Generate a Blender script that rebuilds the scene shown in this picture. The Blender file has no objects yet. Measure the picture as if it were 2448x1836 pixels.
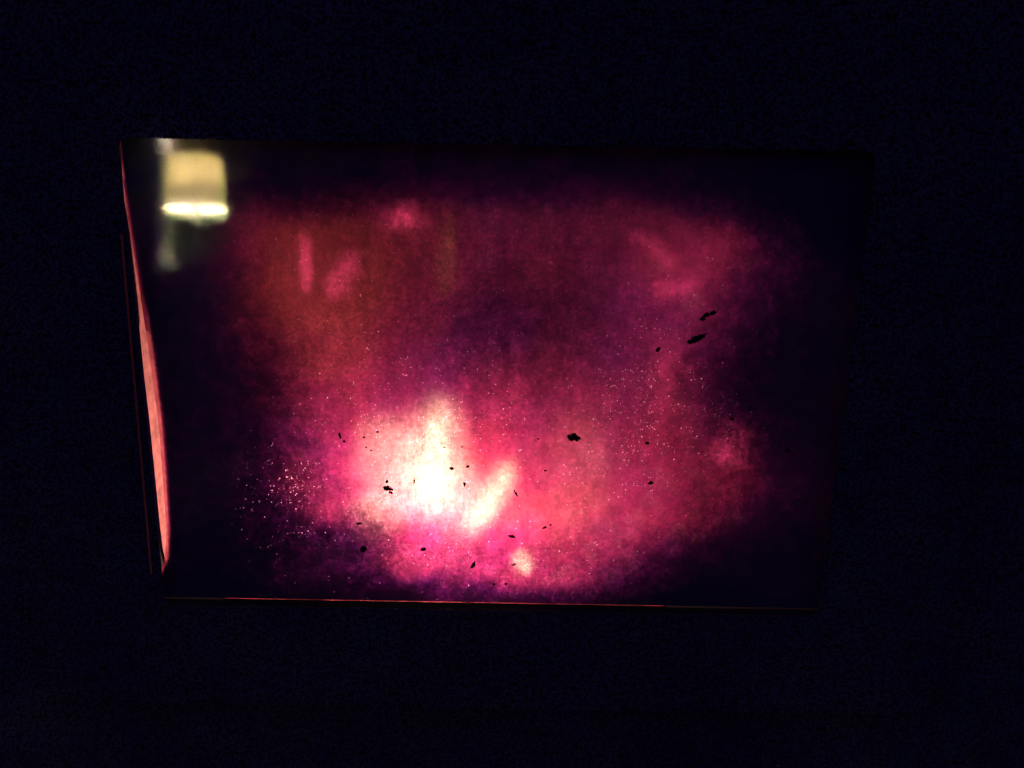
import bpy, bmesh, math, random
import numpy as np
from mathutils import Vector, Matrix, Euler, noise as mnoise

R = math.radians
random.seed(7)
SC = bpy.context.scene
COL = SC.collection

# ------------------------------------------------------------------ camera
CAM_PITCH = R(27.0)          # looking down
RAKE = R(11.0)                # stove door leans back
FPX = 2120.0                 # focal length in photo pixels (2448 wide)
GC = Vector((0.0, 0.0, 0.47))   # point of the glass plane on the optical axis
DIST = 0.54
cam_d = bpy.data.cameras.new('camera')
cam = bpy.data.objects.new('camera', cam_d)
COL.objects.link(cam)
SC.camera = cam
cam_d.sensor_width = 36.0
cam_d.lens = 36.0 * FPX / 2448.0
cam_d.clip_start = 0.01
cam_d.clip_end = 100.0
fwd = Vector((0, math.cos(CAM_PITCH), -math.sin(CAM_PITCH)))
CP = GC - fwd * DIST
cam.rotation_mode = 'XYZ'
rot = fwd.to_track_quat('-Z', 'Y').to_matrix() @ Matrix.Rotation(R(1.0), 3, 'Z')
cam.matrix_world = Matrix.Translation(CP) @ rot.to_4x4()
cam_d.dof.use_dof = True
cam_d.dof.focus_distance = DIST
cam_d.dof.aperture_fstop = (cam_d.lens / 1000.0) / 0.0042

# ------------------------------------------------------------------ world: a dark room at night
world = bpy.data.worlds.new('World')
SC.world = world
world.use_nodes = True
wb = world.node_tree.nodes['Background']
wb.inputs['Color'].default_value = (0.16, 0.13, 1.0, 1)
wb.inputs['Strength'].default_value = 0.42

SC.view_settings.view_transform = 'Standard'
SC.view_settings.look = 'None'
SC.view_settings.exposure = 0.0
SC.view_settings.gamma = 1.0
SC.view_settings.use_curve_mapping = False
SC.cycles.use_denoising = True
SC.cycles.denoiser = 'OPENIMAGEDENOISE'
SC.cycles.caustics_reflective = False
SC.cycles.caustics_refractive = False
SC.cycles.use_adaptive_sampling = False
SC.cycles.transparent_max_bounces = 48
SC.cycles.max_bounces = 5
SC.cycles.volume_max_steps = 48
SC.cycles.volume_step_rate = 1.6
SC.cycles.sample_clamp_indirect = 0.0

# ------------------------------------------------------------------ frames of reference
U = Vector((1, 0, 0))
V = Vector((0, math.sin(RAKE), math.cos(RAKE)))      # up along the raked door
N = Vector((0, -math.cos(RAKE), math.sin(RAKE)))     # out of the door, into the room


def ray(px, py):
    d = Vector(((px - 1224) / FPX, -(py - 918) / FPX, -1.0))
    return (rot @ d).normalized()


def at(px, py, depth=0.0):
    """point on the plane lying `depth` behind the glass plane"""
    d = ray(px, py)
    o = GC - N * depth
    t = (o - CP).dot(N) / d.dot(N)
    return CP + d * t


def dl(p):
    """world -> door coordinates (u, v, n)"""
    q = p - GC
    return q.dot(U), q.dot(V), q.dot(N)


def dw(u, v, n=0.0):
    return GC + U * u + V * v + N * n


# ------------------------------------------------------------------ helpers
def link(name, me, mat=None, parent=None):
    o = bpy.data.objects.new(name, me)
    COL.objects.link(o)
    if mat:
        me.materials.append(mat)
    if parent:
        o.parent = parent
        o.matrix_parent_inverse = Matrix.Identity(4)
        o.location = -parent.location if parent.type == 'EMPTY' and parent.parent is None else (0, 0, 0)
    return o


def mesh(name, verts, faces, mat=None, parent=None, smooth=False):
    me = bpy.data.meshes.new(name)
    me.from_pydata([tuple(v) for v in verts], [], faces)
    me.update()
    if smooth:
        me.polygons.foreach_set('use_smooth', [True] * len(me.polygons))
    return link(name, me, mat, parent)


def from_bm(name, bm, mat=None, parent=None, smooth=False):
    bmesh.ops.recalc_face_normals(bm, faces=bm.faces)
    me = bpy.data.meshes.new(name)
    bm.to_mesh(me)
    bm.free()
    if smooth:
        me.polygons.foreach_set('use_smooth', [True] * len(me.polygons))
    return link(name, me, mat, parent)


def empty(name, loc):
    o = bpy.data.objects.new(name, None)
    COL.objects.link(o)
    o.location = loc
    o.empty_display_size = 0.05
    return o


def tag(o, label=None, cat=None, group=None, kind=None):
    if label: o['label'] = label
    if cat: o['category'] = cat
    if group: o['group'] = group
    if kind: o['kind'] = kind
    return o


def bm_box(bm, lo, hi, f=None, bevel=0.0):
    c = [(x, y, z) for x in (lo[0], hi[0]) for y in (lo[1], hi[1]) for z in (lo[2], hi[2])]
    vs = [bm.verts.new(f(*p) if f else p) for p in c]
    fs = []
    for q in ((0, 1, 3, 2), (4, 6, 7, 5), (0, 4, 5, 1), (2, 3, 7, 6), (0, 2, 6, 4), (1, 5, 7, 3)):
        fs.append(bm.faces.new([vs[i] for i in q]))
    if bevel:
        es = list({e for fc in fs for e in fc.edges})
        bmesh.ops.bevel(bm, geom=es, offset=bevel, segments=2, affect='EDGES', profile=0.5)


def lathe(profile, seg=40, close=True):
    """profile: list of (r, z)"""
    verts, faces = [], []
    for r, z in profile:
        for k in range(seg):
            a = 2 * math.pi * k / seg
            verts.append((r * math.cos(a), r * math.sin(a), z))
    n = len(profile)
    for i in range(n - 1):
        for k in range(seg):
            k2 = (k + 1) % seg
            faces.append((i * seg + k, i * seg + k2, (i + 1) * seg + k2, (i + 1) * seg + k))
    return verts, faces


class NT:
    def __init__(self, name):
        self.m = bpy.data.materials.new(name)
        self.m.use_nodes = True
        self.t = self.m.node_tree
        self.t.nodes.clear()
        self.out = self.n('ShaderNodeOutputMaterial')

    def n(self, kind, **kw):
        nd = self.t.nodes.new(kind)
        for k, v in kw.items():
            setattr(nd, k, v)
        return nd

    def l(self, a, b):
        self.t.links.new(a, b)

    def setv(self, sock, v):
        if hasattr(v, 'is_output') or isinstance(v, bpy.types.NodeSocket):
            self.l(v, sock)
        else:
            sock.default_value = v

    def math(self, op, a, b=None, c=None, clamp=False):
        nd = self.n('ShaderNodeMath', operation=op)
        nd.use_clamp = clamp
        self.setv(nd.inputs[0], a)
        if b is not None: self.setv(nd.inputs[1], b)
        if c is not None: self.setv(nd.inputs[2], c)
        return nd.outputs[0]

    def vmath(self, op, a, b=None):
        nd = self.n('ShaderNodeVectorMath', operation=op)
        self.setv(nd.inputs[0], a)
        if b is not None: self.setv(nd.inputs[1], b)
        return nd.outputs[0]

    def noise(self, vec, scale, detail=3.0, rough=0.55, dims='3D', out='Fac'):
        nd = self.n('ShaderNodeTexNoise', noise_dimensions=dims)
        self.l(vec, nd.inputs['Vector'])
        nd.inputs['Scale'].default_value = scale
        nd.inputs['Detail'].default_value = detail
        nd.inputs['Roughness'].default_value = rough
        return nd.outputs[out]

    def ramp(self, fac, stops, interp='LINEAR'):
        nd = self.n('ShaderNodeValToRGB')
        cr = nd.color_ramp
        cr.interpolation = interp
        while len(cr.elements) < len(stops):
            cr.elements.new(0.5)
        for e, (p, c) in zip(cr.elements, stops):
            e.position = p
            e.color = (c, c, c, 1) if not hasattr(c, '__len__') else (*c, 1)
        self.setv(nd.inputs[0], fac)
        return nd.outputs['Color']

    def maprange(self, v, a, b, c=0.0, d=1.0, smooth=True):
        nd = self.n('ShaderNodeMapRange')
        nd.interpolation_type = 'SMOOTHSTEP' if smooth else 'LINEAR'
        self.setv(nd.inputs[0], v)
        for i, x in enumerate((a, b, c, d)):
            self.setv(nd.inputs[i + 1], x)
        return nd.outputs[0]

    def obj(self):
        return self.n('ShaderNodeTexCoord').outputs['Object']


def principled(name, col, rough=0.6, metal=0.0, spec=0.5, var=0.25, scale=40, bump=0.0, bscale=200, rr=(0.25, 0.75)):
    t = NT(name)
    p = t.n('ShaderNodeBsdfPrincipled')
    o = t.obj()
    nz = t.noise(o, scale, 5)
    c = t.ramp(nz, [(rr[0], [x * (1 - var) for x in col]), (rr[1], [x * (1 + var) for x in col])])
    t.l(c, p.inputs['Base Color'])
    p.inputs['Metallic'].default_value = metal
    p.inputs['Specular IOR Level'].default_value = spec
    t.l(t.maprange(t.noise(o, scale * 2.3, 4), 0.3, 0.7, max(0.02, rough - 0.1), min(1, rough + 0.1)), p.inputs['Roughness'])
    if bump:
        b = t.n('ShaderNodeBump')
        b.inputs['Strength'].default_value = bump
        b.inputs['Distance'].default_value = 0.002
        t.l(t.noise(o, bscale, 4), b.inputs['Height'])
        t.l(b.outputs[0], p.inputs['Normal'])
    t.l(p.outputs[0], t.out.inputs['Surface'])
    return t.m


M = {}
M['iron'] = principled('black_cast_iron', (0.028, 0.024, 0.025), 0.95, 0.0, 0.06, 0.95, 620, 0.6, 700, (0.40, 0.60))
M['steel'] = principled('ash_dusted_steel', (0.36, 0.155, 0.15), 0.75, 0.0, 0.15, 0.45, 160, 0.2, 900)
M['sill_glint'] = principled('sill_glint_red', (0.42, 0.075, 0.085), 0.7, 0.0, 0.05, 0.8, 90, 0.3, 900)  # firelight's red put into the edge colour
M['bead'] = principled('glint_bead', (0.55, 0.11, 0.03), 0.8, 0.0, 0.02, 0.3, 300)  # red glint of the fire put into the base colour
M['firebrick'] = principled('sooty_firebrick', (0.030, 0.024, 0.022), 0.9, 0.0, 0.2, 0.5, 18, 0.8, 160)
M['baffle'] = principled('sooty_baffle_plate', (0.03, 0.027, 0.026), 0.85, 0.0, 0.2, 0.4, 25, 0.5, 160)
M['flake'] = principled('soot_flake', (0.006, 0.005, 0.006), 0.95, 0.0, 0.1, 0.3, 300)
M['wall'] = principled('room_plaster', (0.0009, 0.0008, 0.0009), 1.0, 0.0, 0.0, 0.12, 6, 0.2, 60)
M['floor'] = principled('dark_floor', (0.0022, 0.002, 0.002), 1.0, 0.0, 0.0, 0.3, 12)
M['curtain'] = principled('pale_curtain_linen', (0.80, 0.76, 0.80), 0.9, 0.0, 0.2, 0.08, 60)
M['lamp_metal'] = principled('lamp_stem_metal', (0.085, 0.085, 0.09), 0.6, 0.0, 0.5, 0.15, 50)
M['lamp_base'] = principled('lamp_base_iron', (0.005, 0.005, 0.005), 0.8, 0.0, 0.1, 0.2, 50)


def mat_glass():
    t = NT('stove_window_glass')
    tr = t.n('ShaderNodeBsdfTransparent')
    gl = t.n('ShaderNodeBsdfGlossy')
    gl.inputs['Roughness'].default_value = 0.045
    ge = t.n('ShaderNodeNewGeometry')
    dt = t.n('ShaderNodeVectorMath', operation='DOT_PRODUCT')
    t.l(ge.outputs['Incoming'], dt.inputs[0]); t.l(ge.outputs['Normal'], dt.inputs[1])
    c5 = t.math('POWER', t.math('SUBTRACT', 1.0, t.math('ABSOLUTE', dt.outputs['Value']), clamp=True), 5.0)
    F0 = 0.065                      # each face, heat-reflecting coating
    fres = t.math('MULTIPLY_ADD', c5, 1 - F0, F0)
    mx = t.n('ShaderNodeMixShader')
    t.l(fres, mx.inputs[0])
    t.l(tr.outputs[0], mx.inputs[1])
    t.l(gl.outputs[0], mx.inputs[2])
    t.l(mx.outputs[0], t.out.inputs['Surface'])
    return t.m


def mat_film():
    """baked-on soot and ash: how much gets through clear (transparent) and how much is scattered (translucent)"""
    t = NT('soot_film_on_glass')
    o = t.obj()
    at_ = t.n('ShaderNodeAttribute', attribute_name='soot').outputs['Fac']
    # cloudy variation of the deposit
    fine = t.noise(o, 420, 5, 0.8)
    streak = t.n('ShaderNodeMapping')
    streak.inputs['Scale'].default_value = (1.0, 1.0, 0.16)
    t.l(o, streak.inputs['Vector'])
    st = t.noise(streak.outputs[0], 240, 3, 0.6)
    wsp = t.n('ShaderNodeMapping')
    wsp.inputs['Scale'].default_value = (1.0, 1.0, 0.38)
    wsp.inputs['Rotation'].default_value = (0, 0.18, 0)
    t.l(o, wsp.inputs['Vector'])
    cl = t.noise(wsp.outputs[0], 26, 5, 0.6)
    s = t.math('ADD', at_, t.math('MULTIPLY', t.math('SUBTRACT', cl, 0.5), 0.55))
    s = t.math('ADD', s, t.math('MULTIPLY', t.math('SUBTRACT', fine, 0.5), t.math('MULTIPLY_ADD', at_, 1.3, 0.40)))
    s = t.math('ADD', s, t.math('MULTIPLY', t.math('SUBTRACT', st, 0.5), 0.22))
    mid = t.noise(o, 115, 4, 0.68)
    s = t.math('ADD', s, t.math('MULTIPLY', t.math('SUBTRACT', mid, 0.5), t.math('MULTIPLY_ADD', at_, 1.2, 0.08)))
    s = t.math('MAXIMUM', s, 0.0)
    # ash specks that scatter strongly, and pinholes scratched in the deposit
    vo = t.n('ShaderNodeTexVoronoi', feature='F1')
    t.l(o, vo.inputs['Vector'])
    vo.inputs['Scale'].default_value = 980
    rnd = t.n('ShaderNodeSeparateColor')
    t.l(vo.outputs['Color'], rnd.inputs[0])
    spk = t.n('ShaderNodeAttribute', attribute_name='speck').outputs['Fac']
    dense = t.math('MULTIPLY', t.maprange(t.noise(o, 60, 3), 0.40, 0.62, 0.10, 1.0), spk)
    rad = t.math('MULTIPLY_ADD', t.math('POWER', rnd.outputs[1], 3.0), 0.36, 0.20)
    dot = t.math('MULTIPLY',
                 t.math('LESS_THAN', rnd.outputs[0], dense),
                 t.maprange(vo.outputs['Distance'], t.math('MULTIPLY', rad, 0.4), rad, 1.0, 0.0))
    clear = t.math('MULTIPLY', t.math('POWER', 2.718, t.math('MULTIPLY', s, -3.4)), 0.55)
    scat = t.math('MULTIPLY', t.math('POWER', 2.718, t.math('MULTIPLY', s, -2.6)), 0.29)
    scat = t.math('MULTIPLY', scat, t.math('MULTIPLY_ADD', dot, 1.7, 1.0))
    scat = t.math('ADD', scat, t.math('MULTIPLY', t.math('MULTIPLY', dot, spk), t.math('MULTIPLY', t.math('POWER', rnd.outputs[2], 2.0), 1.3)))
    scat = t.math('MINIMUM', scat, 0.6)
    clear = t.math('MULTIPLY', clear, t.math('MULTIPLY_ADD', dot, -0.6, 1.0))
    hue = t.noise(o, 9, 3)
    warm_glow = t.n('ShaderNodeAttribute', attribute_name='warm_glow').outputs['Fac']
    hue = t.math('ADD', hue, warm_glow)
    colr = t.ramp(t.math('SUBTRACT', hue, t.math('MULTIPLY', t.math('SUBTRACT', at_, 0.25), 0.42)), [(0.10, (0.62, 0.05, 0.80)), (0.36, (1.0, 0.085, 0.50)), (0.5, (1.0, 0.085, 0.36)), (0.68, (1.0, 0.14, 0.20))])  # violet to orange hues of the glow put into the film colour
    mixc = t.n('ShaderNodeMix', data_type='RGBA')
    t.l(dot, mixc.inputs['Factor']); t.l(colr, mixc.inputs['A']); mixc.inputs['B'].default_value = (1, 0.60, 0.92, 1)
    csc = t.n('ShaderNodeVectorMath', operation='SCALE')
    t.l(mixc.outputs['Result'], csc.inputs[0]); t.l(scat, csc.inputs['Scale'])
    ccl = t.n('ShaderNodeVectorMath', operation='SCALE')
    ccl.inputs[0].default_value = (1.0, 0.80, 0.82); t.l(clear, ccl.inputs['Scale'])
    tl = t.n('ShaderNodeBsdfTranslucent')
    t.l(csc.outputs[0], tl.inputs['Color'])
    tr = t.n('ShaderNodeBsdfTransparent')
    t.l(ccl.outputs[0], tr.inputs['Color'])
    ad = t.n('ShaderNodeAddShader')
    t.l(tl.outputs[0], ad.inputs[0]); t.l(tr.outputs[0], ad.inputs[1])
    df = t.n('ShaderNodeBsdfDiffuse')
    df.inputs['Color'].default_value = (0.040, 0.038, 0.040, 1)
    ad2 = t.n('ShaderNodeAddShader')
    t.l(ad.outputs[0], ad2.inputs[0]); t.l(df.outputs[0], ad2.inputs[1])
    t.l(ad2.outputs[0], t.out.inputs['Surface'])
    return t.m


FLAME_PROFILE = [(0.0, 0.0), (0.06, 0.42), (0.16, 0.76), (0.30, 0.97), (0.42, 1.0), (0.58, 0.93), (0.74, 0.82), (0.88, 0.56), (1.0, 0.0)]


def mat_flame(name, cool, mid, hot, strength, seed, wild=0.35, gamma=2.6):
    """glowing gas: emission inside the tongue, thinning towards its skin"""
    t = NT(name)
    o = t.obj()
    off = t.vmath('ADD', o, (seed * 3.1, seed * 1.7, seed * 2.3))
    w = t.noise(off, 1.7, 1.5, 0.55, out='Color')
    w = t.vmath('MULTIPLY', t.vmath('SUBTRACT', w, (0.5, 0.5, 0.5)), (wild * 1.5, wild * 1.5, wild * 0.9))
    p = t.vmath('ADD', o, w)
    sep = t.n('ShaderNodeSeparateXYZ')
    t.l(p, sep.inputs[0])
    h = t.math('MULTIPLY_ADD', sep.outputs[2], 0.5, 0.5)
    rr = t.ramp(h, [(a, max(b, 0.001)) for a, b in FLAME_PROFILE])
    rad = t.math('SQRT', t.math('ADD', t.math('MULTIPLY', sep.outputs[0], sep.outputs[0]),
                                t.math('MULTIPLY', sep.outputs[1], sep.outputs[1])))
    d = t.math('SUBTRACT', 1.0, t.math('DIVIDE', rad, rr), clamp=True)
    # fade out before the bounding skin
    sep0 = t.n('ShaderNodeSeparateXYZ'); t.l(o, sep0.inputs[0])
    h0 = t.math('MULTIPLY_ADD', sep0.outputs[2], 0.5, 0.5)
    rr0 = t.ramp(h0, [(a, max(b, 0.001)) for a, b in FLAME_PROFILE])
    rad0 = t.math('SQRT', t.math('ADD', t.math('MULTIPLY', sep0.outputs[0], sep0.outputs[0]),
                                 t.math('MULTIPLY', sep0.outputs[1], sep0.outputs[1])))
    d0 = t.math('SUBTRACT', 1.0, t.math('DIVIDE', rad0, rr0), clamp=True)
    ends = t.math('MULTIPLY', t.maprange(h0, 0.0, 0.22), t.maprange(h0, 1.0, 0.62))
    d = t.math('MULTIPLY', d, t.math('MULTIPLY', t.maprange(d0, 0.0, 0.4), ends))
    em = t.n('ShaderNodeEmission')
    t.l(t.ramp(d, [(0.0, cool), (0.32, mid), (0.60, hot)]), em.inputs['Color'])
    t.l(t.math('MULTIPLY', t.math('POWER', d, gamma), strength), em.inputs['Strength'])
    t.l(em.outputs[0], t.out.inputs['Volume'])
    return t.m


def mat_ember():
    t = NT('glowing_embers')
    o = t.obj()
    p = t.n('ShaderNodeBsdfPrincipled')
    p.inputs['Base Color'].default_value = (0.05, 0.04, 0.04, 1)
    p.inputs['Roughness'].default_value = 0.95
    g = t.math('POWER', t.maprange(t.noise(o, 42, 4, 0.6), 0.50, 0.78), 2.0)
    p.inputs['Emission Color'].default_value = (1.0, 0.22, 0.16, 1)
    t.l(t.math('MULTIPLY', g, 0.9), p.inputs['Emission Strength'])
    t.l(p.outputs[0], t.out.inputs['Surface'])
    return t.m


def mat_log():
    t = NT('charred_log')
    o = t.obj()
    p = t.n('ShaderNodeBsdfPrincipled')
    mp = t.n('ShaderNodeMapping'); mp.inputs['Scale'].default_value = (1, 1, 0.25)
    t.l(o, mp.inputs['Vector'])
    nz = t.noise(mp.outputs[0], 70, 6, 0.65)
    t.l(t.ramp(nz, [(0.3, (0.008, 0.007, 0.007)), (0.7, (0.03, 0.026, 0.025))]), p.inputs['Base Color'])
    p.inputs['Roughness'].default_value = 0.95
    vo = t.n('ShaderNodeTexVoronoi', feature='DISTANCE_TO_EDGE')
    t.l(o, vo.inputs['Vector']); vo.inputs['Scale'].default_value = 38
    crack = t.maprange(vo.outputs['Distance'], 0.0, 0.05, 1.0, 0.0)
    hot = t.maprange(t.noise(o, 11, 3), 0.50, 0.66)
    p.inputs['Emission Color'].default_value = (1.0, 0.20, 0.16, 1)
    t.l(t.math('MULTIPLY', t.math('MULTIPLY', crack, hot), 0.06), p.inputs['Emission Strength'])
    b = t.n('ShaderNodeBump'); b.inputs['Distance'].default_value = 0.004
    t.l(vo.outputs['Distance'], b.inputs['Height'])
    t.l(b.outputs[0], p.inputs['Normal'])
    t.l(p.outputs[0], t.out.inputs['Surface'])
    return t.m


def mat_shade():
    t = NT('cream_lampshade_fabric')
    o = t.obj()
    wv = t.noise(o, 300, 2)
    tl = t.n('ShaderNodeBsdfTranslucent')
    t.l(t.ramp(wv, [(0.3, (0.098, 0.091, 0.060)), (0.7, (0.114, 0.105, 0.070))]), tl.inputs['Color'])
    df = t.n('ShaderNodeBsdfDiffuse')
    df.inputs['Color'].default_value = (0.72, 0.70, 0.62, 1)
    ad = t.n('ShaderNodeAddShader')
    t.l(tl.outputs[0], ad.inputs[0]); t.l(df.outputs[0], ad.inputs[1])
    t.l(ad.outputs[0], t.out.inputs['Surface'])
    return t.m


def mat_bulb():
    t = NT('lit_bulb')
    e = t.n('ShaderNodeEmission')
    e.inputs['Color'].default_value = (1.0, 0.86, 0.62, 1)
    e.inputs['Strength'].default_value = 30
    t.l(e.outputs[0], t.out.inputs['Surface'])
    return t.m


M['glass'] = mat_glass()
M['film'] = mat_film()
M['ember'] = mat_ember()
M['log'] = mat_log()
M['shade'] = mat_shade()
M['bulb'] = mat_bulb()

# ------------------------------------------------------------------ room structure (only its reflection shows)
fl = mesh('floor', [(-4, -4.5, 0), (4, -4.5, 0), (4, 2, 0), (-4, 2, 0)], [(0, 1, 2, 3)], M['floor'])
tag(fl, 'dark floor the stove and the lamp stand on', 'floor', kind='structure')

# ------------------------------------------------------------------ the stove
STOVE = empty('wood_stove', (0, 0.22, 0))
tag(STOVE, 'black cast iron wood stove with fire glowing behind its sooty glass door', 'stove')

# window outline on the glass plane
cTL, cTR = dl(at(283, 331)), dl(at(2078, 356))
cBL, cBR = dl(at(392, 1446)), dl(at(1972, 1472))
UL = (cTL[0] + cBL[0]) / 2
UR = (cTR[0] + cBR[0]) / 2
VT = (cTL[1] + cTR[1]) / 2
VB = (cBL[1] + cBR[1]) / 2
print('WINDOW', UL, UR, VB, VT, UR - UL, VT - VB)

HW = 0.375                    # half width of the stove body
VBOT, VTOP = -0.36, 0.36      # body front, door coordinates
FACE = 0.0008                # door face stands this far in front of the glass


def frame_mesh(name, outer, inner, n0, n1, bev, mat, parent, corner=0.012):
    """rectangular frame plate: outer/inner = (u0,u1,v0,v1); inner corners rounded; front edge of the opening bevelled"""
    def loop(rc, r, n, grow=0.0, k=6):
        u0, u1, v0, v1 = rc[0] - grow, rc[1] + grow, rc[2] - grow, rc[3] + grow
        pts = []
        for (cu, cv, a0) in ((u1 - r, v1 - r, 0), (u0 + r, v1 - r, 90), (u0 + r, v0 + r, 180), (u1 - r, v0 + r, 270)):
            for i in range(k + 1):
                a = R(a0 + 90 * i / k)
                pts.append(dw(cu + r * math.cos(a), cv + r * math.sin(a), n))
        return pts
    eb_ = min(0.004, (n1 - n0) * 0.5)
    loops = [loop(outer, 0.02, n0), loop(outer, 0.02, n1 - eb_), loop(outer, 0.017, n1, -eb_),
             loop(inner, corner, n1, bev), loop(inner, corner, n1 - abs(bev)), loop(inner, corner, n0)]
    m = len(loops[0])
    verts = [p for l in loops for p in l]
    faces = []
    for i in range(len(loops)):
        j = (i + 1) % len(loops)
        for k in range(m):
            k2 = (k + 1) % m
            faces.append((i * m + k, i * m + k2, j * m + k2, j * m + k))
    return mesh(name, verts, faces, mat, parent)


inner = (UL, UR, VB, VT)
# body shell: front plate frame, sides, top, bottom, back
front = frame_mesh('front_plate', (-HW, HW, VBOT, VTOP), (UL - 0.03, UR + 0.03, VB - 0.03, VT + 0.03), -0.014, -0.006, 0.002, M['iron'], STOVE)
zb, zt = dw(0, VBOT).z + 0.004, dw(0, VTOP).z - 0.004
yb = 0.56


def fy(z):   # depth of the rear of the front plate at height z
    v = (z - GC.z) / math.cos(RAKE)
    return dw(0, v, -0.0145).y


for sx in (-1, 1):
    bm = bmesh.new()
    x0, x1 = sx * (HW - 0.006), sx * (HW - 0.002)
    vs = [bm.verts.new(p) for x in (x0, x1) for p in ((x, fy(zb) + 0.001, zb), (x, yb, zb), (x, yb, zt), (x, fy(zt) + 0.001, zt))]
    for q in ((0, 1, 2, 3), (7, 6, 5, 4), (0, 4, 5, 1), (1, 5, 6, 2), (2, 6, 7, 3), (3, 7, 4, 0)):
        bm.faces.new([vs[i] for i in q])
    from_bm('side_panel', bm, M['iron'], STOVE)
bm = bmesh.new()
bm_box(bm, (-HW + 0.008, yb - 0.006, zb), (HW - 0.008, yb, zt))
from_bm('back_panel', bm, M['iron'], STOVE)
bm = bmesh.new()
bm_box(bm, (-HW - 0.015, fy(zt) - 0.03, zt + 0.002), (HW + 0.015, yb + 0.01, zt + 0.02), bevel=0.004)
from_bm('top_plate', bm, M['iron'], STOVE)
bm = bmesh.new()
bm_box(bm, (-HW + 0.001, fy(zb) - 0.005, zb - 0.012), (HW - 0.001, yb - 0.002, zb - 0.001), bevel=0.002)
from_bm('bottom_plate', bm, M['iron'], STOVE)
for sx in (-1, 1):
    for y in (fy(zb) + 0.04, yb - 0.05):
        v, f = lathe([(0.0, 0), (0.024, 0), (0.022, 0.012), (0.015, 0.03), (0.020, zb - 0.03), (0.026, zb - 0.012), (0, zb - 0.012)], 14)
        mesh('leg', [(p[0] + sx * 0.31, p[1] + y, p[2]) for p in v], f, M['iron'], STOVE)

# door frame with the window opening, on the front plate
DOOR = frame_mesh('door_frame', (UL - 0.085, UR + 0.085, VB - 0.075, VT + 0.075), inner, -0.0004, FACE, -0.0004, M['iron'], STOVE, corner=0.006)
frame_mesh('door_back', (UL - 0.083, UR + 0.083, VB - 0.073, VT + 0.073), (UL - 0.014, UR + 0.014, VB - 0.014, VT + 0.014), -0.0058, -0.0006, 0.0005, M['iron'], DOOR)

# arris along the sill, tapered to fade its fire-lit line; dark along the head
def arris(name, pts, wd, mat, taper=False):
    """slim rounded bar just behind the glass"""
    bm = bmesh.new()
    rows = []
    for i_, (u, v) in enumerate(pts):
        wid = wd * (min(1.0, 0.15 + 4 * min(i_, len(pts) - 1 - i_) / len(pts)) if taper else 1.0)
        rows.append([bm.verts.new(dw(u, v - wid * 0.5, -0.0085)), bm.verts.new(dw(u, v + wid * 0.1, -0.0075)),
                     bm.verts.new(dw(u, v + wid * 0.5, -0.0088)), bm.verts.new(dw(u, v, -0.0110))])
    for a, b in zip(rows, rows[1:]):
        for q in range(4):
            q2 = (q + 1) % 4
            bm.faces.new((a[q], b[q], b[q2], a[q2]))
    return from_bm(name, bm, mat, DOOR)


def wob(i, s):
    return (mnoise.noise(Vector((i * 0.37, s, 0.0)))) * 0.0005


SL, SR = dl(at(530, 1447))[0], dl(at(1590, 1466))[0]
arris('sill_edge', [(SL + (SR - SL) * i / 60, VB + 0.0010 + wob(i, 3) * 0.6) for i in range(61)], 0.0013, M['sill_glint'], True)
arris('head_edge', [(UL + 0.02 + (UR - UL - 0.10) * i / 60, VT - 0.0008 + wob(i, 9)) for i in range(61)], 0.0014, M['flake'])

# black rope gasket closing the gap under the sill edge and over the head edge
for gname, ga, gb in (('gasket', VB - 0.011, VB + 0.0003), ('gasket', VT - 0.0002, VT + 0.011)):
    bm = bmesh.new()
    bm_box(bm, (UL - 0.011, ga, -0.0135), (UR + 0.011, gb, -0.0070), f=lambda u, v, n: tuple(dw(u, v, n)), bevel=0.001)
    from_bm(gname, bm, M['flake'], DOOR)

# left inner jamb: liner plate edge just behind the glass, lit from the side by the fire
def px_of(p):
    q = rot.transposed() @ (p - CP)
    return 1224 + FPX * q.x / -q.z


def jamb(name, rows_px, d0):
    front, back = [], []
    for xl, xr, y in rows_px:
        a = at(xl, y, d0)
        lo_d, hi_d = 0.0, 0.08
        for _ in range(40):
            md = (lo_d + hi_d) / 2
            if px_of(a - N * md) < xr: lo_d = md
            else: hi_d = md
        front.append(a); back.append(a - N * lo_d)
    vs, fs = [], []
    n = len(front)
    for k in range(n):
        vs += [front[k], back[k], back[k] - U * 0.002, front[k] - U * 0.002]
    for k in range(n - 1):
        for q in range(4):
            q2 = (q + 1) % 4
            fs.append((k * 4 + q, k * 4 + q2, k * 4 + 4 + q2, k * 4 + 4 + q))
    fs += [(0, 1, 2, 3), (n * 4 - 1, n * 4 - 2, n * 4 - 3, n * 4 - 4)]
    return mesh(name, vs, fs, M['steel'], DOOR)


LS = [(291, 293.5, 385), (297, 308, 480), (309, 320, 560), (318, 332, 640), (327, 343, 720), (335, 361, 800), (345, 373, 900), (357, 384, 1000),
      (367, 392, 1100), (377, 399, 1200), (383, 402, 1260), (389, 402, 1310), (397, 405, 1345), (403, 405, 1372)]
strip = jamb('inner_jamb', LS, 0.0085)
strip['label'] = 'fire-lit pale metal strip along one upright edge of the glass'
jamb('jamb_bead', [(303, 304, 430), (318, 322, 520), (333, 338, 620), (347, 353, 720), (356, 362, 790)], 0.0078)
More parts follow.
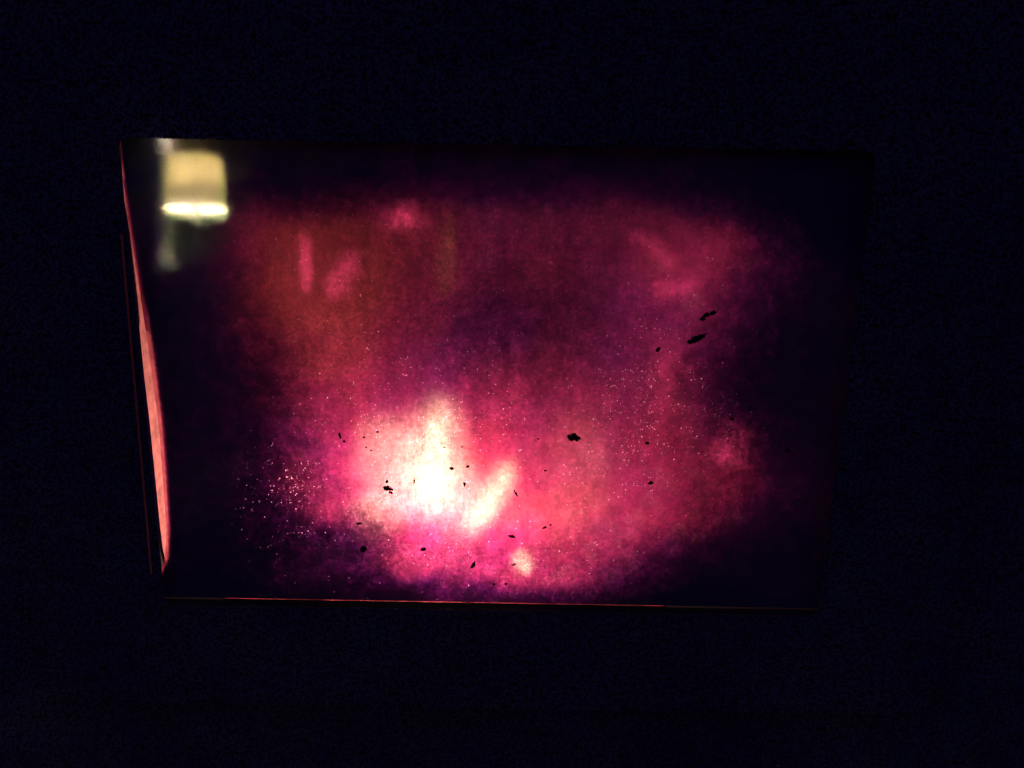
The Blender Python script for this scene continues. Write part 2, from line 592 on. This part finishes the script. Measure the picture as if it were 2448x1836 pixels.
# thin bead outside it
bm = bmesh.new()
rows = []
for i in range(25):
    py = 560 + (1370 - 560) * i / 24
    px = 292 + (py - 560) * 0.088
    a = dl(at(px, py))
    rows.append([bm.verts.new(dw(a[0] - 0.0007, a[1], FACE + 0.0001)), bm.verts.new(dw(a[0], a[1], FACE + 0.0012)), bm.verts.new(dw(a[0] + 0.0006, a[1], FACE + 0.0001))])
for a, b in zip(rows, rows[1:]):
    for q in ((0, 1), (1, 2), (2, 0)):
        bm.faces.new((a[q[0]], b[q[0]], b[q[1]], a[q[1]]))
from_bm('outer_bead', bm, M['bead'], DOOR)

# glass pane
bm = bmesh.new()
bm_box(bm, (UL - 0.012, VB - 0.012, -0.0046), (UR + 0.012, VT + 0.012, -0.0006), f=lambda u, v, n: tuple(dw(u, v, n)))
GLASS = from_bm('window_glass', bm, M['glass'], STOVE)
GLASS['label'] = 'smoke-stained window glass mirroring a lit lamp'


# soot film on the inside of the glass
def sm(a, b, x):
    t = np.clip((x - a) / (b - a), 0, 1)
    return t * t * (3 - 2 * t)


nu, nv = 150, 100
uu = np.concatenate([np.linspace(0.0, 0.035, 24), np.linspace(0.035, 1.0, nu - 23)[1:]])
vv = np.linspace(VB + 0.0018, VT + 0.0025, nv)
fv, ff, soot, speck, warm_glow_v = [], [], [], [], []


def speck_at(s, t):
    """how thickly pale ash specks cling to the pane"""
    g = lambda cs, ct, rs, rt: math.exp(-((s - cs) / rs) ** 2 - ((t - ct) / rt) ** 2)
    return 0.035 + 0.80 * g(.19, .26, .06, .12) + 0.75 * g(.75, .45, .10, .15) + 0.40 * g(.40, .46, .14, .12) + 0.15 * g(.50, .12, .22, .08)



def soot_glow_at(s, t):
    """deposit thickness over the pane, partly shaped to dim the glow, s across from the hinge side, t up from the sill (both 0..1)"""
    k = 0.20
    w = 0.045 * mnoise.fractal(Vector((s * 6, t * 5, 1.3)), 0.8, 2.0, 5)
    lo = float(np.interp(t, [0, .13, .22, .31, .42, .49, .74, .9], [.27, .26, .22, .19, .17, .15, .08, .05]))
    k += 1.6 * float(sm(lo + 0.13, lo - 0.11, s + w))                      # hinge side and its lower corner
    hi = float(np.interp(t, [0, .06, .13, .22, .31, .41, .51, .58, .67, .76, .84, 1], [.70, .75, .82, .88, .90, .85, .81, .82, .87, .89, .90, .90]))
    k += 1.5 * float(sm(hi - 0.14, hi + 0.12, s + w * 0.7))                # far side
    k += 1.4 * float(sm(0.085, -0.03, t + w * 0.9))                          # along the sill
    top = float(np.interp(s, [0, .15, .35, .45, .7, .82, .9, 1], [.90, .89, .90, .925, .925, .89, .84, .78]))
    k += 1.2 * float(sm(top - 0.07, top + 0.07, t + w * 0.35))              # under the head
    k += 0.48 * math.exp(-((s - 0.52) / 0.15) ** 2 - ((t - 0.64) / 0.14) ** 2)  # dark cloud in the glow, put in as thickness
    k += 0.38 * float(sm(0.25, 0.10, t + w))                                 # thickened over the embers to mottle the glow violet
    k += 0.22 * t  # glow fading upward, put in as thickness
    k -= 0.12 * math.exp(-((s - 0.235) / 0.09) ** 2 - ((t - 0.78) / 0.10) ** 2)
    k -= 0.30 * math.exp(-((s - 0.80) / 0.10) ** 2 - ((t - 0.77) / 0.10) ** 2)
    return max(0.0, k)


for j in range(nv):
    ypx = 1446 - (vv[j] - VB) / (VT - VB) * 1115
    xl_px = np.interp(ypx, [330, 385, 480, 640, 800, 1000, 1260, 1330, 1385, 1450], [286, 291, 300, 326, 352, 378, 397, 394, 382, 382])  # film edge drawn over the jamb strip to fade its light
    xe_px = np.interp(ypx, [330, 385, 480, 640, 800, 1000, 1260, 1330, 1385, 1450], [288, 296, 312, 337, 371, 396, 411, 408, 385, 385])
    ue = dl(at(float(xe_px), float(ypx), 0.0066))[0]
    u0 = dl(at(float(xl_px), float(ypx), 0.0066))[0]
    for i in range(nu):
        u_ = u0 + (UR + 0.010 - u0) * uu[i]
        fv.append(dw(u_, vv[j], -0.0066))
        warm_glow_v.append(0.22 * math.exp(-(((u_ - UL) / (UR - UL) - 0.24) / 0.16) ** 2 - (((vv[j] - VB) / (VT - VB) - 0.74) / 0.16) ** 2))  # warm upper-left glow put into the film's hue
        speck.append(speck_at((u_ - UL) / (UR - UL), (vv[j] - VB) / (VT - VB)))
        sv = soot_glow_at((u_ - UL) / (UR - UL), (vv[j] - VB) / (VT - VB))
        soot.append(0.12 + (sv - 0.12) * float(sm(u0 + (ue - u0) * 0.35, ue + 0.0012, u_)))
for j in range(nv - 1):
    for i in range(nu - 1):
        a = j * nu + i
        ff.append((a, a + 1, a + nu + 1, a + nu))
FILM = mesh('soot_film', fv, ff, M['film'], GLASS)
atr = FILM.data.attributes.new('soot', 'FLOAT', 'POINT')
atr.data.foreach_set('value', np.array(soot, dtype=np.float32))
atr = FILM.data.attributes.new('warm_glow', 'FLOAT', 'POINT')
atr.data.foreach_set('value', np.array(warm_glow_v, dtype=np.float32))
atr = FILM.data.attributes.new('speck', 'FLOAT', 'POINT')
atr.data.foreach_set('value', np.array(speck, dtype=np.float32))

# loose flakes of soot stuck to the film  (centre px, size px, aspect, angle)
FLK = [(1372, 1047, 42, 0.55, -12), (1690, 754, 34, 0.40, 30), (1672, 808, 46, 0.42, 28), (1650, 818, 20, 0.6, 10), (1681, 763, 16, 0.7, 0),
       (1705, 748, 24, 0.5, 25), (926, 1168, 30, 0.6, -10), (925, 1152, 12, 0.8, 60), (934, 1178, 14, 0.5, -40), (868, 1314, 24, 0.8, 50),
       (1012, 1314, 18, 0.7, 0), (858, 1252, 20, 0.5, 20), (1224, 1283, 20, 0.5, -15), (1131, 1352, 22, 0.5, 65), (1228, 1351, 14, 0.4, 20),
       (812, 1042, 18, 0.4, -70), (822, 1056, 10, 0.8, 0), (870, 1046, 8, 0.7, 0), (902, 1033, 9, 0.7, 0), (990, 1151, 16, 0.3, 80),
       (1110, 1156, 9, 0.7, 0), (1111, 1160, 12, 0.5, 80), (1080, 1121, 14, 0.7, 0), (1118, 1116, 12, 0.6, 20), (1233, 1180, 22, 0.25, -60),
       (1287, 1050, 8, 0.6, 0), (1304, 1126, 9, 0.6, 0), (1302, 1262, 14, 0.5, 30), (1316, 1256, 9, 0.6, 0), (1548, 1060, 13, 0.7, 0),
       (1556, 1155, 16, 0.7, 10), (1750, 1002, 13, 0.7, 0), (1884, 1078, 13, 0.9, 0), (1180, 1398, 10, 0.7, 0), (1210, 1397, 10, 0.7, 0),
       (1574, 836, 16, 0.8, 60), (887, 1078, 7, 0.7, 0), (875, 1070, 7, 0.6, 0), (1062, 1070, 8, 0.6, 0), (1104, 1070, 7, 0.6, 0)]
for i, (px, py, sz, asp, ang) in enumerate(FLK):
    c = dl(at(px, py, 0.0058))
    s = sz / 3880.0 * 0.44
    rng = random.Random(i * 13 + 5)
    k = 30 if sz > 12 else 12
    pts = []
    for j in range(k):
        a = 2 * math.pi * j / k
        r = s * (0.95 + (0.38 if asp > 0.5 else 0.6) * mnoise.fractal(Vector((math.cos(a) * 1.9 + i * 5.1, math.sin(a) * 1.9, i * 2.7)), 0.55, 2.0, 4) + 0.10 * (rng.random() - 0.5))
        r = max(r, s * 0.3)
        x, y = r * math.cos(a), r * asp * math.sin(a)
        ca, sa = math.cos(R(ang)), math.sin(R(ang))
        pts.append((x * ca - y * sa, x * sa + y * ca))
    vs = [dw(c[0] + x, c[1] + y, -0.0064) for x, y in pts] + [dw(c[0] + x * 0.7, c[1] + y * 0.7, -0.0064 + min(0.0012, s * 0.4)) for x, y in pts]
    fs = [tuple(range(k))[::-1], tuple(range(k, 2 * k))] + [(j, (j + 1) % k, k + (j + 1) % k, k + j) for j in range(k)]
    mesh('soot_flake', vs, fs, M['flake'], GLASS)

# firebox lined with bricks, baffle plate above
fbL, fbR = UL - 0.010, UR + 0.02
v0_, v1_ = VB - 0.085, VT + 0.045
ND = 0.31                                  # depth of the firebox behind the glass
fdw = lambda u, v, n: tuple(dw(u, v, n))
fb_z0 = at(900, 1365, 0.08).z - 0.024              # level hearth of the firebox
bm = bmesh.new()
bm_box(bm, (fbL - 0.034, v0_, -ND - 0.034), (fbR + 0.034, v1_, -ND - 0.030), f=fdw)
bm_box(bm, (fbL - 0.034, v0_, -ND - 0.029), (fbL - 0.030, v1_, -0.016), f=fdw)
bm_box(bm, (fbR + 0.030, v0_, -ND - 0.029), (fbR + 0.034, v1_, -0.016), f=fdw)
bm_box(bm, (fbL - 0.034, v1_ + 0.001, -ND - 0.034), (fbR + 0.034, v1_ + 0.005, -0.016), f=fdw)
bm_box(bm, (fbL - 0.034, v0_ - 0.005, -ND - 0.034), (fbR + 0.034, v0_ - 0.001, -0.016), f=fdw)
FBOX = from_bm('firebox', bm, M['baffle'], STOVE)
brick_me = {}


def brick(w, d, h, c, tilt=True):
    key = (round(w, 4), round(d, 4), round(h, 4))
    if key not in brick_me:
        bm = bmesh.new()
        bm_box(bm, (-w / 2, -d / 2, -h / 2), (w / 2, d / 2, h / 2), bevel=0.002)
        bmesh.ops.recalc_face_normals(bm, faces=bm.faces)
        me = bpy.data.meshes.new('brick'); bm.to_mesh(me); bm.free()
        me.materials.append(M['firebrick'])
        brick_me[key] = me
    o = bpy.data.objects.new('brick', brick_me[key])
    COL.objects.link(o)
    o.parent = FBOX
    o.location = c
    if tilt: o.rotation_euler = (-RAKE, 0, 0)
    return o


nbx, nbz = 4, 3
bw = (fbR - fbL) / nbx
bh = (v1_ - v0_) / nbz
sd = (ND - 0.03) / 2
for j in range(nbz):
    v_ = v0_ + bh * (j + 0.5)
    for i in range(nbx):
        brick(bw - 0.003, 0.026, bh - 0.003, dw(fbL + bw * (i + 0.5), v_, -ND - 0.014 + random.uniform(-0.001, 0.001)))
    for i in range(2):
        for x in (fbL - 0.015, fbR + 0.015):
            brick(0.026, sd - 0.003, bh - 0.003, dw(x + random.uniform(-0.001, 0.001), v_, -0.028 - sd * (i + 0.5)))
yf0 = dw(0, VB - 0.03, -0.022).y
yf1 = yf0 + ND - 0.02
fd = (yf1 - yf0) / 2
for i in range(nbx):
    for j in range(2):
        brick(bw - 0.003, fd - 0.003, 0.022, (fbL + bw * (i + 0.5), yf0 + fd * (j + 0.5), fb_z0 - 0.012), False)
# baffle: sloping plate, its front lip cuts across the upper window
vb_ = dl(at(800, 478, 0.06))[1]
bm = bmesh.new()
cs = [dw(fbL + 0.004, vb_, -0.06), dw(fbR - 0.004, vb_ - 0.004, -0.06), dw(fbR - 0.004, vb_ + 0.02, -ND + 0.002), dw(fbL + 0.004, vb_ + 0.024, -ND + 0.002)]
lo = [bm.verts.new(c) for c in cs]
hi = [bm.verts.new((c[0], c[1], c[2] + 0.012)) for c in cs]
bm.faces.new(lo[::-1]); bm.faces.new(hi)
for i in range(4):
    bm.faces.new((lo[i], lo[(i + 1) % 4], hi[(i + 1) % 4], hi[i]))
bmesh.ops.bevel(bm, geom=bm.edges[:], offset=0.0015, segments=1, affect='EDGES')
from_bm('baffle_plate', bm, M['baffle'], FBOX)

# ------------------------------------------------------------------ logs and embers
def log(p0, p1, r, label, seed, group=None):
    p0, p1 = Vector(p0), Vector(p1)
    L = (p1 - p0).length
    seg, rings = 22, 18
    verts, faces = [], []
    for j in range(rings + 1):
        z = -L / 2 + L * j / rings
        for k in range(seg):
            a = 2 * math.pi * k / seg
            rr = r * (1 + 0.16 * mnoise.noise(Vector((math.cos(a) * 1.6, math.sin(a) * 1.6, z * 14 + seed))) + 0.06 * mnoise.noise(Vector((math.cos(a) * 7, math.sin(a) * 7, z * 60 + seed))))
            verts.append((rr * math.cos(a), rr * 0.92 * math.sin(a), z))
    for j in range(rings):
        for k in range(seg):
            k2 = (k + 1) % seg
            faces.append((j * seg + k, j * seg + k2, (j + 1) * seg + k2, (j + 1) * seg + k))
    faces.append(tuple(range(seg))[::-1])
    faces.append(tuple(range(rings * seg, (rings + 1) * seg)))
    o = mesh('log', verts, faces, M['log'])
    o.location = (p0 + p1) / 2
    o.rotation_euler = (p1 - p0).to_track_quat('Z', 'Y').to_euler()
    tag(o, label, 'log', group)
    return o


zg = fb_z0                     # top of the floor bricks
EMB_H = 0.030
log(at(690, 1352, 0.075), at(1130, 1378, 0.085), 0.021, 'thin charred log lying low in front of the flames', 1.0)
log(at(560, 1235, 0.235), at(1330, 1260, 0.245), 0.036, 'thick charred log at the back of the firebox', 4.0)
log(at(610, 1290, 0.150), at(930, 1215, 0.225), 0.027, 'charred log propped on the thick log behind the flames', 8.0)
log(at(1330, 1340, 0.150), at(1640, 1290, 0.215), 0.026, 'short log end smouldering beside the thick soot', 12.0)

bm = bmesh.new()
rng = random.Random(3)
for i in range(420):
    x = rng.uniform(fbL + 0.02, fbR - 0.02)
    y = rng.uniform(yf0 + 0.02, yf1 - 0.02)
    hz = 0.006 + 0.024 * math.exp(-((x + 0.02) / 0.16) ** 2) * (0.6 + 0.4 * rng.random())
    s = rng.uniform(0.005, 0.014)
    m4 = Matrix.Translation((x, y, zg + max(hz * rng.uniform(0.3, 1.0), s * 0.7))) @ Euler((rng.uniform(0, 6), rng.uniform(0, 6), rng.uniform(0, 6))).to_matrix().to_4x4() @ Matrix.Diagonal((s, s * rng.uniform(0.6, 1), s * rng.uniform(0.5, 0.9), 1))
    g = bmesh.ops.create_icosphere(bm, subdivisions=1, radius=1.0, matrix=m4)
    for v in g['verts']:
        v.co += Vector((rng.uniform(-1, 1), rng.uniform(-1, 1), rng.uniform(-1, 1))) * s * 0.22
eb = from_bm('ember_bed', bm, M['ember'])
tag(eb, 'bed of glowing embers and ash under the logs', 'embers', kind='stuff')

# ------------------------------------------------------------------ flames
prof = []
for i in range(25):
    h = i / 24
    for (a, ra), (b, rb) in zip(FLAME_PROFILE, FLAME_PROFILE[1:]):
        if a <= h <= b:
            prof.append((max(0.0005, ra + (rb - ra) * (h - a) / (b - a)), h * 2 - 1))
            break
fverts, ffaces = lathe(prof, 24)
ffaces.append(tuple(range(24))[::-1]); ffaces.append(tuple(range(24 * 24, 25 * 24)))

PINK = (1.0, 0.07, 0.20)
ROSE = (1.0, 0.40, 0.34)
CREAM = (1.0, 0.83, 0.46)
# label, centre px, depth, height px, width px, lean deg (+ = top to the right), strength, light W, material palette
AMBER = (1.0, 0.34, 0.08)
ORANGE = (1.0, 0.10, 0.10)
FL = [
    ('tall white-hot flame rising from the middle of the fire', 1044, 1082, 0.100, 510, 300, 3, 620, 1.35, (PINK, ROSE, CREAM), 0.30),
    ('broad cream flame beside the tall white-hot flame', 950, 1115, 0.115, 470, 400, 6, 330, 0.65, (PINK, ROSE, CREAM), 0.5),
    ('low bright flame curling off the propped log', 895, 1226, 0.095, 200, 330, -30, 300, 0.2, (PINK, ROSE, CREAM), 0.5),
    ('slanting narrow white flame leaning away from the tall one', 1176, 1184, 0.090, 380, 175, 29, 470, 0.8, (PINK, ROSE, CREAM), 0.38),
    ('soft yellow flame between the tall and the slanting white flames', 1098, 1200, 0.125, 360, 300, 8, 240, 0.18, (PINK, ROSE, CREAM), 0.5),
    ('tiny flame at the foot of the slanting white flame', 1246, 1338, 0.080, 110, 110, -20, 900, 0.02, (PINK, ROSE, CREAM), 0.4),
    ('wide dim pink bloom over the short log end, added as glowing gas', 1370, 1150, 0.130, 640, 460, 10, 46, 0.34, (PINK, ROSE, ROSE), 0.6),  # gas haze added for the bloom right of the flames
    ('faint pink flame tongue below the soot flakes', 1590, 890, 0.110, 330, 190, -4, 95, 0.03, (PINK, PINK, PINK), 0.5),
    ('small round pink glow of flame in the darkest soot', 1765, 1055, 0.070, 190, 220, 25, 420, 0.02, (PINK, PINK, PINK), 0.4),
    ('thin upright pink flame wisp high in the firebox', 730, 620, 0.090, 230, 75, 4, 120, 0.01, (ORANGE, ORANGE, PINK), 0.25),
    ('comma-shaped pink flame wisp high in the firebox', 826, 650, 0.090, 220, 120, 28, 130, 0.015, (PINK, PINK, PINK), 0.35),
    ('flat pink flame licking under the baffle plate edge', 962, 512, 0.050, 110, 230, 0, 150, 0.003, (PINK, PINK, PINK), 0.4),
    ('dim amber flame streak high above the white-hot flame', 1068, 600, 0.090, 320, 110, 2, 45, 0.004, (AMBER, AMBER, AMBER), 0.5),
    ('slanting pink flame streak near the arched soot edge', 1555, 590, 0.130, 240, 110, -55, 60, 0.03, (PINK, PINK, PINK), 0.4),
    ('flat pink flame streak above the soot flakes', 1630, 685, 0.120, 220, 120, 78, 70, 0.06, (PINK, PINK, PINK), 0.4),
    ('broad dim rosy glow added above the soot flakes', 1770, 600, 0.110, 300, 360, 35, 20, 0.07, (PINK, PINK, PINK), 0.5),  # added to brighten the upper right of the film
]
for i, (lab, px, py, dep, hpx, wpx, lean, stg, wat, pal, wild) in enumerate(FL):
    c = at(px, py, dep)
    sc = (c - CP).dot(fwd) / FPX
    hh, ww = hpx * sc * 0.5, wpx * sc * 0.5
    dd = min(ww * 0.85, dep * 0.62)
    m = mat_flame('flame_gas', *pal, stg / (ww / 0.03), i + 1.0, wild)
    o = mesh('flame', fverts, ffaces, m, smooth=True)
    o.location = c
    o.scale = (ww, dd, hh)
    o.rotation_euler = (0, R(lean), 0)
    tag(o, lab, 'flame', 'flames in the firebox')
    ld = bpy.data.lights.new('flame_light', 'POINT')
    ld.energy = wat
    ld.color = (1.0, 0.50, 0.42)
    ld.shadow_soft_size = 0.008
    lo_ = bpy.data.objects.new('flame_light', ld)
    COL.objects.link(lo_)
    lo_.location = c + Vector((0, 0, -hh * 0.10)) + N * dep * 0.42

# ------------------------------------------------------------------ lamp behind the camera, mirrored in the glass
def mirror_at(px, py, total):
    """point reached after `total` metres along the ray that bounces off the glass"""
    d = ray(px, py)
    g = at(px, py, 0.0006)
    t1 = (g - CP).length
    d2 = d - 2 * d.dot(N) * N
    return g + d2 * (total - t1)


TOT = 3.3
pb = mirror_at(467, 500, TOT)         # centre of the shade's lower rim
pt = mirror_at(459, 366, TOT)         # its top
pl, pr = mirror_at(391, 496, TOT), mirror_at(543, 508, TOT)
rb = (pl - pr).length / 2
hs = (pt - pb).length * 0.95
print('LAMP', pb, rb, hs, 'cam', CP)
LAMP = empty('floor_lamp', (pb.x, pb.y, 0))
tag(LAMP, 'lit lamp with cream tapered shade, seen as a reflection in the stove glass', 'lamp')
zs = pb.z


def lamp_part(name, profile, mat, seg=40, smooth=True):
    v, f = lathe(profile, seg)
    o = mesh(name, v, f, mat, smooth=smooth)
    o.parent = LAMP
    return o


lamp_part('base', [(0, 0.0), (0.15, 0.0), (0.15, 0.014), (0.13, 0.024), (0.02, 0.034), (0, 0.034)], M['lamp_base'])
lamp_part('stem', [(0.012, 0.034), (0.012, zs - 0.06), (0.016, zs - 0.055), (0.016, zs + 0.02), (0, zs + 0.02)], M['lamp_metal'], 20)
sh = lamp_part('shade', [(rb, zs), (rb * 0.82, zs + hs), (rb * 0.815, zs + hs), (rb * 0.996, zs)], M['shade'], 64)
bl = lamp_part('bulb', [(0, zs + 0.028), (0.013, zs + 0.03), (0.014, zs + 0.05), (0.028, zs + 0.08), (0.030, zs + 0.10), (0.020, zs + 0.122), (0, zs + 0.13)], M['bulb'], 24)
for k in range(3):
    a = 2 * math.pi * k / 3 + 0.4
    r1 = rb * 0.818
    bm = bmesh.new()
    bm_box(bm, (0.014, -0.002, zs + hs - 0.016), (r1 - 0.002, 0.002, zs + hs - 0.013), f=lambda x, y, z: (x * math.cos(a) - y * math.sin(a), x * math.sin(a) + y * math.cos(a), z))
    sp = from_bm('shade_spoke', bm, M['lamp_metal'])
    sp.parent = LAMP

ld = bpy.data.lights.new('bulb_light', 'POINT')
ld.energy = 195
ld.color = (1.0, 0.84, 0.60)
ld.shadow_soft_size = 0.025
lo_ = bpy.data.objects.new('bulb_light', ld)
COL.objects.link(lo_)
lo_.location = (pb.x, pb.y, zs + 0.14)

# wall and pale curtain behind the lamp
yw = pb.y - 0.27
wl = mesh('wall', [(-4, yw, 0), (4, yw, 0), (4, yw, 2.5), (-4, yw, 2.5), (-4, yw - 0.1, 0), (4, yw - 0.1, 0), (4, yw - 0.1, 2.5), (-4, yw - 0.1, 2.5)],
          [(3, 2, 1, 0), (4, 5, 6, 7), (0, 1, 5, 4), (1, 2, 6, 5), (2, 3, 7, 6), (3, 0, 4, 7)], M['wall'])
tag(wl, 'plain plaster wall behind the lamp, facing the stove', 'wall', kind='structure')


def mirror_on_wall(px, py, y):
    d = ray(px, py)
    g = at(px, py, 0.0006)
    d2 = d - 2 * d.dot(N) * N
    return g + d2 * ((y - g.y) / d2.y)


ca, cb = mirror_on_wall(380, 330, yw + 0.04), mirror_on_wall(414, 645, yw + 0.04)
bm = bmesh.new()
rows = []
nz_ = 30
xw = 0.045
for j in range(nz_ + 1):
    f_ = j / nz_
    z = 2.2 + (cb.z - 2.2) * f_
    xc = (ca.x + cb.x) / 2
    flare = 1.0 + 0.4 * float(sm(0.90, 1.0, f_))
    row = []
    for k in range(25):
        g = k / 24 - 0.5
        row.append(bm.verts.new((xc + g * xw * flare, yw + 0.04 + 0.010 * math.sin(k * 1.55), z)))
    rows.append(row)
for a, b in zip(rows, rows[1:]):
    for k in range(24):
        bm.faces.new((a[k], a[k + 1], b[k + 1], b[k]))
bmesh.ops.solidify(bm, geom=bm.faces[:], thickness=0.002)
cu = from_bm('curtain', bm, M['curtain'], smooth=True)
tag(cu, 'narrow pale curtain hanging on the wall behind the lamp', 'curtain')
print('CURTAIN', ca, cb, yw)
